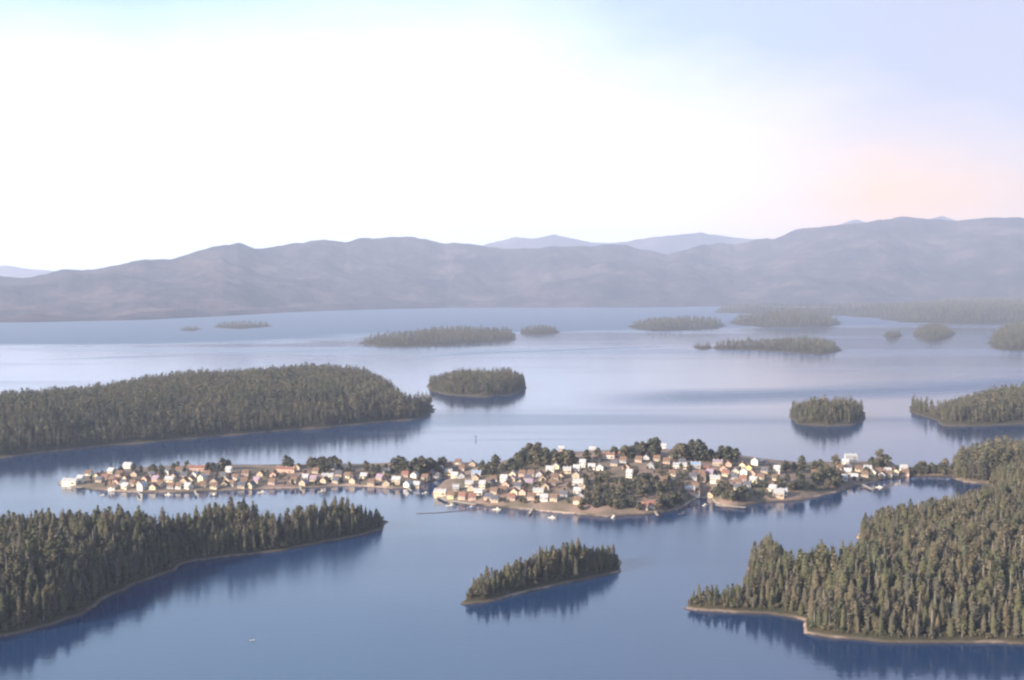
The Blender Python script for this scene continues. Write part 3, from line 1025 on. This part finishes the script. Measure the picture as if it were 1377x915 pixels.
# x, y of the foot of the near wall in the photograph, width in pixels, wall, roof (H = two storeys, L = long hall)
HS = """
93 654 23 wmL|107 650 6 wmH|118 640 7 wb|129 644 8 cb|133 649 8 ts|140 646 8 cr|150 649 8 pb|149 637 8 tm|171 630 13 wm|157 652 8 pr
150 660 9 wb|168 658 11 cm|178 654 9 cb|190 660 12 wmH|205 659 9 cb|209 648 8 pv|223 639 9 wm|227 649 14 cm|233 644 8 ps|240 636 8 wb
263 634 30 prL|260 642 11 wm|256 649 9 cb|271 649 11 cmH|240 658 10 wb|252 658 9 wm|289 632 11 wm|307 638 8 wmH|316 646 8 wb|288 651 12 ts
301 655 10 tb|328 651 9 pb|345 650 9 pv|366 652 10 pb|337 657 9 ts|384 636 32 prL|367 642 8 pr|410 646 11 wm|440 645 18 wmL|395 650 9 tb
447 632 9 gm|467 631 11 wm|489 644 9 cm|511 646 10 pv|475 650 10 ts|533 652 14 tmH|551 635 8 wm|561 634 9 wb|557 643 8 wm|548 656 8 wm
560 656 8 tm|581 640 9 pv|592 638 6 wmH|603 641 11 ymL|612 643 9 cm|616 625 9 wb|604 630 8 pb|635 627 8 ts|621 633 9 pb|641 641 16 guL
631 655 12 wmL|613 661 11 gmL|649 658 8 cmH|644 667 13 wmL|592 668 20 cmL|607 671 12 yb|622 672 10 pr|635 673 10 pr|664 648 8 wb|678 650 11 wmH
690 642 9 cm|681 656 9 pb|703 641 9 pb|710 647 10 cs|692 666 9 cr|704 666 10 pr|724 666 16 wmL|732 675 13 wm|688 674 8 pr|715 673 9 pb
740 638 13 wmH|748 631 10 cm|752 624 8 pb|763 637 14 cmL|776 634 12 wm|784 629 9 wmH|780 624 8 pb|778 653 18 wmL|777 665 8 wm|796 632 7 wm
807 633 7 wm|819 617 18 wrL|836 616 11 pr|803 621 9 tb|797 608 10 cm|755 607 9 pm|847 643 10 wmH|873 611 10 wm|884 601 8 cm|893 606 8 wmH
876 631 9 gm|915 631 23 wmL|936 630 15 guL|962 647 16 wmL|945 646 9 pb|928 664 15 pmL|937 670 9 wb|956 665 9 ts|969 656 9 pb|977 641 9 cr
990 639 9 cm|1001 641 11 wmH|1000 630 9 cr|1008 633 9 yb|1016 626 10 wmH|1000 648 9 pr|1014 650 10 cm|1024 646 9 cb|1030 637 8 ts|993 653 8 pb
966 627 14 tvL|877 684 8 wr|868 686 7 tr|1037 659 9 cb|1046 637 6 wmH|1044 647 7 cb|1040 662 11 wm|1051 667 20 cmL|1048 673 18 tmL|1028 625 9 ps
1138 625 9 wm|1131 633 8 cb|1141 638 9 cm|1128 640 8 pr|1136 647 11 wm|1150 646 12 cm|1156 635 9 cb|1168 635 13 wmL|1175 640 9 cm|1183 638 9 pb
1195 638 10 pm|1205 639 9 cb|1216 636 12 wmH|1200 630 7 ts|1145 618 18 gmL|1117 637 9 gm|1328 634 6 wm|1097 640 8 pb
1064 655 8 ps|730 648 8 tb|700 653 8 ts|743 654 8 pb|755 645 8 tr|665 665 8 tb|657 673 8 ps|905 641 8 tb|893 650 8 pb|860 622 8 pb
827 627 8 ts|843 632 8 pb|905 617 7 tb|950 636 8 tr|980 628 8 pr|425 637 8 tb|455 641 8 ps|350 641 8 tb|330 640 8 pb|300 643 8 ts
278 641 8 pb|247 643 8 ts|215 655 8 tb|195 648 8 pb|180 641 8 ts|160 641 8 pb|400 632 8 tb|520 638 8 ts|572 646 8 tb|545 642 8 pr"""


def zone(x, y):
    if x < 125: return "at the bare tip of the spit", "spit_tip"
    if x < 215: return "in the crowded first rows of the spit", "first rows"
    if x < 300: return "in the middle cluster of the spit", "middle cluster"
    if x < 400: return "along the spit near the long salmon hall", "salmon row"
    if x < 515: return "in the thin stretch between tree clumps", "thin stretch"
    if x < 598: return "under the round tree clump by the channel", "channel clump"
    if x < 655 and y > 644: return "on the cannery waterfront at the channel mouth", "waterfront"
    if x < 655: return "on the neck joining spit and hill", "neck"
    if x < 735 and y > 657: return "low on the western hill shore", "shore"
    if x < 735: return "on the lower western slope of the hill", "lower slope"
    if x < 812: return "in the bright rows below the hilltop trees", "rows"
    if x < 905 and y > 675: return "on the beach below the wooded slope", "beach"
    if x < 905: return "scattered over the hilltop clearing", "hilltop"
    if x < 972 and y > 655: return "beside the small inlet east of the hill", "inlet"
    if x < 955: return "on the open ground east of the hilltop", "open ground"
    if x < 1036: return "in the sunlit quarter east of the hill", "quarter"
    if x < 1125: return "around the small cove beyond the wooded point", "cove"
    if x < 1230: return "in the outlying eastern cluster", "eastern cluster"
    return "on the dark wooded point beyond the town", "wooded point"


rows = []
for tok in HS.replace("\n", "|").split("|"):
    tok = tok.split()
    if not tok: continue
    x, y, wpx, code = float(tok[0]), float(tok[1]), float(tok[2]), tok[3]
    rows.append((x, y, wpx, code))
rf_ = random.Random(21)
for x0_, x1_, ya, yb_, n in ((140, 345, 641, 658, 18), (345, 590, 643, 655, 8), (655, 790, 640, 680, 16), (590, 650, 640, 668, 3),
                             (930, 1040, 634, 660, 9), (1120, 1222, 632, 645, 15), (810, 930, 618, 634, 5)):
    for _ in range(n * 6):
        if n <= 0: break
        x, y = rf_.uniform(x0_, x1_), rf_.uniform(ya, yb_)
        if all(abs(x - a[0]) > (a[2] + 7) * .55 or abs(y - a[1]) > 4.5 for a in rows):
            rows.append((x, y, rf_.uniform(7, 9), rf_.choice(['tb', 'tb', 'ts', 'ts', 'pb', 'gs', 'gb', 'cb', 'tv'])))
            n -= 1
labels, spots = [], []
rs = random.Random(5)
for x, y, wpx, code in rows:
    gx, gy, gz = on_ground(x, y)
    size = 0.79 * wpx * math.hypot(gx, gy) / F
    long_, tall = code.endswith('L'), code.endswith('H')
    kind = 'long' if long_ else ('tall' if tall else 'house')
    if long_:
        Lh = round(size / 2) * 2; Wd = 8 if Lh > 14 else 7; hh = 4.0
    elif tall:
        Lh = max(6, round(size)); Wd = 7; hh = 5.2
    else:
        Lh = max(7, round(size)); Wd = 7; hh = 3.0
    deg = rs.uniform(-28, -4) if not long_ else rs.uniform(-16, -2)
    if not long_ and rs.random() < 0.35: deg += 90 if Lh < 10 else 0
    zt, zg = zone(x, y)
    szn = "long" if long_ else ("two-storey" if tall else "small")
    what = "hall" if long_ else "house"
    lab = f"{szn} {wname[code[0]]} {what} with {rname[code[1]]} roof {zt}"
    labels.append(lab)
    spots.append((gx, gy + Wd / 2, gz, R(deg), kind, Lh, Wd, hh, wcol[code[0]], rcol[code[1]], lab, zg, x))
from collections import Counter
cnt = Counter(labels)
ordn = ["leftmost", "second from left", "third from left", "fourth from left", "fifth from left", "sixth from left"]
numw = {2: "two", 3: "three", 4: "four", 5: "five", 6: "six"}
short = {}
placed = []
for sidx in sorted(range(len(spots)), key=lambda i: spots[i][12]):
    gx, gy, gz, rz, kind, Lh, Wd, hh, wl, rf, lab, zg, x = spots[sidx]
    gz = max(0.6, ground_z(gx, gy - Wd / 2), ground_z(gx, gy))
    root = place_house(gx, gy, gz, rz, "long_hall" if kind == 'long' else "house", kind, Lh, Wd, hh, wl, rf)
    if cnt[lab] > 1:
        k = short.get(lab, 0)
        short[lab] = k + 1
        lab2 = f"{lab.split(' with ')[0]}, {lab.split(' with ')[1].split(' roof')[0]} roof, {ordn[min(k, 5)]} of its kind in the {zg}"
        lab_f = lab2
    else:
        lab_f = lab
    root.name = root.name
    tag(root, lab_f, "building" if kind == 'long' else "house", "buildings of the town: " + zg)
    placed.append((gx, gy, max(Lh, Wd) / 2 + 2))

# town trees --------------------------------------------------------------
tc_m, tt_m = [], []
for i, (h, r_) in enumerate(((11, 4.2), (14, 4.6), (9, 3.8), (12, 3.4))):
    cm = npmesh("crown", *bushy(500 + i, h, r_, 210))
    cm.materials.append(M['leaves'])
    tv = trunk_mesh(600 + i, h * .8, 7, 0.34, 3.0)
    tm = npmesh("trunk", *tv)
    tm.materials.append(M['bark'])
    tc_m.append(cm)
    tt_m.append(tm)
# clumps: x range, foot y range, count, height factor, description
CL = [(384, 400, 630, 634, 6, 1.0, "in the small clump on the middle of the spit"),
      (418, 462, 629, 636, 20, 1.05, "in the humped clump on the middle of the spit"),
      (465, 525, 632, 640, 14, .75, "in the low scrub between the two spit clumps"),
      (528, 600, 630, 640, 34, 1.1, "in the broad round clump by the channel"),
      (225, 300, 631, 636, 14, .7, "behind the middle cluster of the spit"),
      (272, 280, 630, 634, 2, 1.5, "tall beside the pale roofs of the spit"), (298, 312, 630, 634, 3, 1.3, "behind the two bright spit houses"),
      (160, 230, 634, 640, 12, .8, "behind the crowded first rows of the spit"),
      (645, 700, 628, 640, 22, .9, "on the western shoulder of the hill"),
      (693, 792, 616, 628, 44, 1.25, "in the long dark clump on the hill crest"),
      (800, 852, 612, 618, 16, 1.0, "along the crest behind the hilltop houses"),
      (848, 882, 612, 618, 12, 1.35, "in the ragged clump on the highest ground"),
      (904, 948, 614, 621, 26, 1.4, "in the peaked clump east of the hilltop"),
      (948, 990, 616, 623, 18, 1.1, "in the low rounded clump on the east ridge"),
      (780, 922, 645, 688, 112, .78, "on the wooded slope above the beach"),
      (958, 1006, 656, 676, 20, 1.1, "on the small wooded point by the inlet"),
      (1052, 1128, 628, 660, 48, 1.0, "in the dark grove around the cove"),
      (1172, 1196, 626, 632, 9, 1.3, "in the spiky clump of the eastern cluster"),
      (840, 935, 632, 640, 8, .7, "scattered on the hilltop clearing"),
      (1010, 1050, 652, 672, 8, .8, "between the cove houses"),
      (1222, 1292, 633, 641, 60, .85, "in the low scrub of the neck to the wooded point")]
rt = random.Random(11)
BT = []
for x0_, x1_, ya, yb_, n, hf, desc in CL:
    for k in range(n):
        for _try in range(8):
            gx, gy, gz = on_ground(rt.uniform(x0_, x1_), rt.uniform(ya, yb_))
            if gz > 1.0 and all((gx - a) ** 2 + (gy - b_) ** 2 > c_ * c_ for a, b_, c_ in placed): break
        else:
            continue
        mid = 1 - abs(((gx - gp(x0_, 630)[0]) / max(1, gp(x1_, 630)[0] - gp(x0_, 630)[0])) - .5) * .8
        BT.append((gx, gy, gz, rt.randrange(4), rt.uniform(0, 6.28), hf * rt.uniform(.75, 1.15) * (0.7 + 0.4 * mid), desc))
for x0_, x1_, ya, yb_, n in ((105, 600, 634, 655, 150), (655, 830, 628, 678, 130), (830, 1040, 618, 672, 120), (1120, 1222, 632, 648, 30)):
    for k in range(n):
        gx, gy, gz = on_ground(rt.uniform(x0_, x1_), rt.uniform(ya, yb_))
        if gz > 1.2 and all((gx - a) ** 2 + (gy - b_) ** 2 > (c_ - 1.0) ** 2 for a, b_, c_ in placed):
            BT.append((gx, gy, gz, rt.randrange(4), rt.uniform(0, 6.28), rt.uniform(.22, .5), "between the houses"))
BT.sort(key=lambda a: -a[5] / math.hypot(a[0], a[1]))
for gx, gy, gz, i, a, s, desc in BT[:290]:
    root = bpy.data.objects.new("bushy_tree", None)
    COL.objects.link(root)
    root.location = (gx, gy, gz - .2)
    root.rotation_euler = (0, 0, a)
    root.scale = (s * 1.05, s * 1.05, s)
    for nm, me_ in (("crown", tc_m[i]), ("trunk", tt_m[i])):
        o = bpy.data.objects.new(nm, me_)
        COL.objects.link(o)
        o.parent = root
    tag(root, f"dark bushy tree {desc}", "tree", "town trees " + desc)
bush_kinds = [combined("bush_kind", [(*bushy(500 + i, h, r_, 210), M['leaves']), (*trunk_mesh(600 + i, h * .8, 7, 0.34, 3.0), M['bark'])])
              for i, (h, r_) in enumerate(((11, 4.2), (14, 4.6), (9, 3.8), (12, 3.4)))]
rb = BT[290:]
carrier("town_thicket", [a[:3] for a in rb], [(a[5],) * 3 for a in rb], [a[4] for a in rb], [0] * len(rb), [a[3] for a in rb],
        [(0, bush_kinds)], "low dark thicket of small trees and scrub between the houses", "thicket")

# boats, docks ------------------------------------------------------------
def boat(x, y, L, rz, label, hull, dark=False, mast=True):
    root = bpy.data.objects.new("fishing_boat" if mast else "skiff", None)
    COL.objects.link(root)
    root.location = (x, y, 0)
    root.rotation_euler = (0, 0, rz)
    b = MB()
    st = [(-.5, .30, .10), (-.2, .36, .10), (.15, .34, .11), (.38, .20, .14), (.5, .02, .18)]
    w = L * 0.42
    V = []
    for t, hw, fb in st:
        V += [(t * L, -hw * w, fb * L), (t * L, -hw * w * .6, -.05 * L), (t * L, hw * w * .6, -.05 * L), (t * L, hw * w, fb * L)]
    Fc = []
    for k in range(4):
        a = k * 4
        Fc += [(a, a + 1, a + 5, a + 4), (a + 1, a + 2, a + 6, a + 5), (a + 2, a + 3, a + 7, a + 6), (a + 4, a + 7, a + 3, a)]
    Fc.append((0, 3, 2, 1))
    b.poly(V, Fc, M[hull])
    link("hull", b.mesh("hull"), None, root)
    c = MB()
    if mast:
        c.box(-.05 * L, .22 * L, -.11 * L, .11 * L, .10 * L, .30 * L, M['slate' if dark else 'white'])
        c.box(-.07 * L, .24 * L, -.13 * L, .13 * L, .30 * L, .32 * L, M['slate' if dark else 'metal'])
        cb = link("cabin", c.mesh("cabin"), None, root)
        g = MB()
        g.box(.221 * L, .225 * L, -.09 * L, .09 * L, .2 * L, .27 * L, M['glass'])
        link("windscreen", g.mesh("windscreen"), None, cb)
        p = MB()
        p.box(-.14 * L, -.125 * L, -.008 * L, .008 * L, .09 * L, .75 * L, M['pile'])
        p.box(-.42 * L, -.125 * L, -.006 * L, .006 * L, .42 * L, .435 * L, M['pile'])
        link("mast", p.mesh("mast"), None, root)
    else:
        for k in (-.25, .05):
            c = MB()
            c.box(k * L - .04 * L, k * L + .04 * L, -.12 * L, .12 * L, .11 * L, .125 * L, M['plank'])
            link("seat", c.mesh("seat"), None, root)
        c = MB()
        c.box(-.56 * L, -.50 * L, -.03 * L, .03 * L, .0, .2 * L, M['slate'])
        link("outboard_motor", c.mesh("outboard_motor"), None, root)
    tag(root, label, "boat")
    return root


x, y = gp(339, 862); boat(x, y, 3.4, R(25), "small white open skiff alone on the near channel water", 'white', mast=False)
x, y = gp(628, 463); boat(x, y, 17, R(65), "dark fishing boat far out off the long flat strip island", 'slate', dark=True)
x, y = gp(825, 696); boat(x, y, 7, R(60), "white moored boat off the beach below the wooded slope", 'white')
x, y = gp(572, 664); boat(x, y, 7, R(20), "white boat lying off the mouth of the channel", 'white')
x, y = gp(668, 686); boat(x, y, 8, R(-10), "white boat moored between log boom and hill shore", 'white')
x, y = gp(352, 663); boat(x, y, 8, R(5), "white boat moored off the spit near the salmon hall", 'white')
x, y = gp(226, 666); boat(x, y, 7, R(-12), "white boat moored in front of the crowded spit houses", 'white')
x, y = gp(918, 692); boat(x, y, 8, R(12), "dark boat at the mouth of the small inlet", 'slate', dark=True)

for bx, by, L, a, lab, hull in (
        (138, 667, 6, 10, "white boat moored off the white pier hall of the spit", 'white'),
        (287, 667, 8, -8, "dark hulled boat moored off the middle cluster of the spit", 'slate'),
        (432, 662, 7, 15, "cream boat off the long white hall of the thin stretch", 'cream'),
        (606, 681, 9, 12, "white boat tied outside the cannery wharf", 'white'),
        (633, 683, 7, 14, "blue boat tied at the outer end of the cannery wharf", 'blue'),
        (742, 697, 7, -20, "white boat moored off the western hill shore", 'white'),
        (948, 680, 6, 40, "white boat inside the small inlet", 'white'),
        (1182, 656, 7, -25, "white boat by the short pier of the eastern cluster", 'white')):
    x, y = gp(bx, by)
    boat(x, y, L, R(a), lab, hull)

# channel marker: pile cluster with board
x, y = gp(640, 591)
root = link("channel_marker", None); root.location = (x, y, 0)
c = MB()
for a in (0, 2.1, 4.2):
    c.box(math.cos(a) * .35 - .22, math.cos(a) * .35 + .22, math.sin(a) * .35 - .22, math.sin(a) * .35 + .22, -2, 5.0 - a * .1, M['pile'])
link("piling", c.mesh("piling"), None, root)
c = MB(); c.box(-.9, .9, -.62, -.57, 3.6, 5.2, M['slate']); link("marker_board", c.mesh("marker_board"), None, root)
tag(root, "dark piling marker standing alone in the channel behind the town", "marker")


def strip(name, pts, width, ztop, zbot, mat, label, cat, kind=None):
    """thin floating or piled walkway along pixel points on the water"""
    P = [Vector((*gp(*p), 0)) for p in pts]
    b = MB()
    for a, c in zip(P[:-1], P[1:]):
        d = (c - a).normalized()
        n = Vector((-d.y, d.x, 0)) * width / 2
        vs = [a - n, c - n, c + n, a + n]
        vs = [(v.x, v.y, zbot) for v in vs] + [(v.x, v.y, ztop) for v in vs]
        b.poly(vs, [(0, 3, 2, 1), (4, 5, 6, 7), (0, 1, 5, 4), (1, 2, 6, 5), (2, 3, 7, 6), (3, 0, 4, 7)], mat)
    return tag(link(name, b.mesh(name)), label, cat, kind=kind)


def pier(pts, label, width=3.0):
    P = [Vector((*gp(*p), 0)) for p in pts]
    root = link("pier", None)
    root.location = P[0]
    dk = MB()
    for a, c in zip(P[:-1], P[1:]):
        d = (c - a).normalized()
        n = Vector((-d.y, d.x, 0)) * width / 2
        vs = [a - n - P[0], c - n - P[0], c + n - P[0], a + n - P[0]]
        vs = [(v.x, v.y, 1.7) for v in vs] + [(v.x, v.y, 2.0) for v in vs]
        dk.poly(vs, [(0, 3, 2, 1), (4, 5, 6, 7), (0, 1, 5, 4), (1, 2, 6, 5), (2, 3, 7, 6), (3, 0, 4, 7)], M['plank'])
    link("deck", dk.mesh("deck"), None, root)
    for a, c in zip(P[:-1], P[1:]):
        k = max(2, int((c - a).length / 6))
        for i in range(k):
            q = a.lerp(c, (i + .5) / k) - P[0]
            for s in (-1, 1):
                m_ = MB(); m_.box(q.x - .16, q.x + .16, q.y + s * width * .4 - .16, q.y + s * width * .4 + .16, -2.2, 1.69, M['pile'])
                link("piling", m_.mesh("piling"), None, root)
    tag(root, label, "pier")


strip("log_boom", [(560, 691), (590, 690), (622, 687), (648, 685)], 1.2, .35, -.3, M['pile'],
      "long dark log boom floating off the cannery waterfront", "log boom")
pier([(84, 657), (110, 658)], "low timber pier in front of the white hall at the spit tip")
pier([(586, 668), (600, 675), (640, 681)], "timber wharf running along the cannery waterfront", 5)
pier([(1160, 654), (1172, 660)], "short timber pier below the eastern cluster")
pier([(962, 682), (1003, 685)], "pale timber float along the small wooded point", 2.5)

for (a, b_), lab in (((( 185, 661), (188, 668)), "short jetty in front of the crowded spit houses"),
                    (((262, 662), (264, 669)), "short jetty below the middle cluster of the spit"),
                    (((403, 656), (405, 662)), "short jetty beside the thin stretch of the spit"),
                    (((548, 657), (553, 663)), "short jetty by the channel clump houses"),
                    (((716, 686), (712, 693)), "short jetty on the western hill shore"),
                    (((880, 689), (884, 696)), "short jetty by the red roofed beach houses")):
    pier([a, b_], lab, 2.4)

# dirt path over the hilltop clearing
P = [on_ground(*p) for p in [(846, 646), (856, 648), (868, 647), (880, 644), (895, 643), (912, 645)]]
V, Fc = [], []
fine = []
for a, c in zip(P[:-1], P[1:]):
    for t in np.linspace(0, 1, 5)[:-1]:
        fine.append((a[0] * (1 - t) + c[0] * t, a[1] * (1 - t) + c[1] * t))
for i, (x, y) in enumerate(fine):
    for s in (-1, 0, 1):
        V.append((x, y + s * 3.2, ground_z(x, y + s * 3.2) + .25))
for i in range(len(fine) - 1):
    for s in (0, 1):
        a = i * 3 + s
        Fc.append((a, a + 3, a + 4, a + 1))
M['dirt'] = plain("pale_dirt", (0.42, 0.34, 0.27), .95, .2, .3)
tag(link("path", npmesh("path", V, Fc), M['dirt']), kind='structure')

# ------------------------------------------------------------------ render settings
scene.view_settings.view_transform = 'Standard'
scene.view_settings.look = 'None'
scene.view_settings.gamma = 1.0
scene.view_settings.use_curve_mapping = False
scene.view_settings.exposure = 1.35
scene.render.engine = 'CYCLES'
cy = scene.cycles
cy.use_denoising = True
try:
    cy.denoiser = 'OPENIMAGEDENOISE'
except Exception:
    pass
cy.max_bounces = 5
cy.diffuse_bounces = 2
cy.glossy_bounces = 2
cy.transmission_bounces = 2
cy.volume_bounces = 2
cy.transparent_max_bounces = 4
cy.caustics_reflective = False
cy.caustics_refractive = False
cy.pixel_filter_type = 'BLACKMAN_HARRIS'
cy.filter_width = 2.3
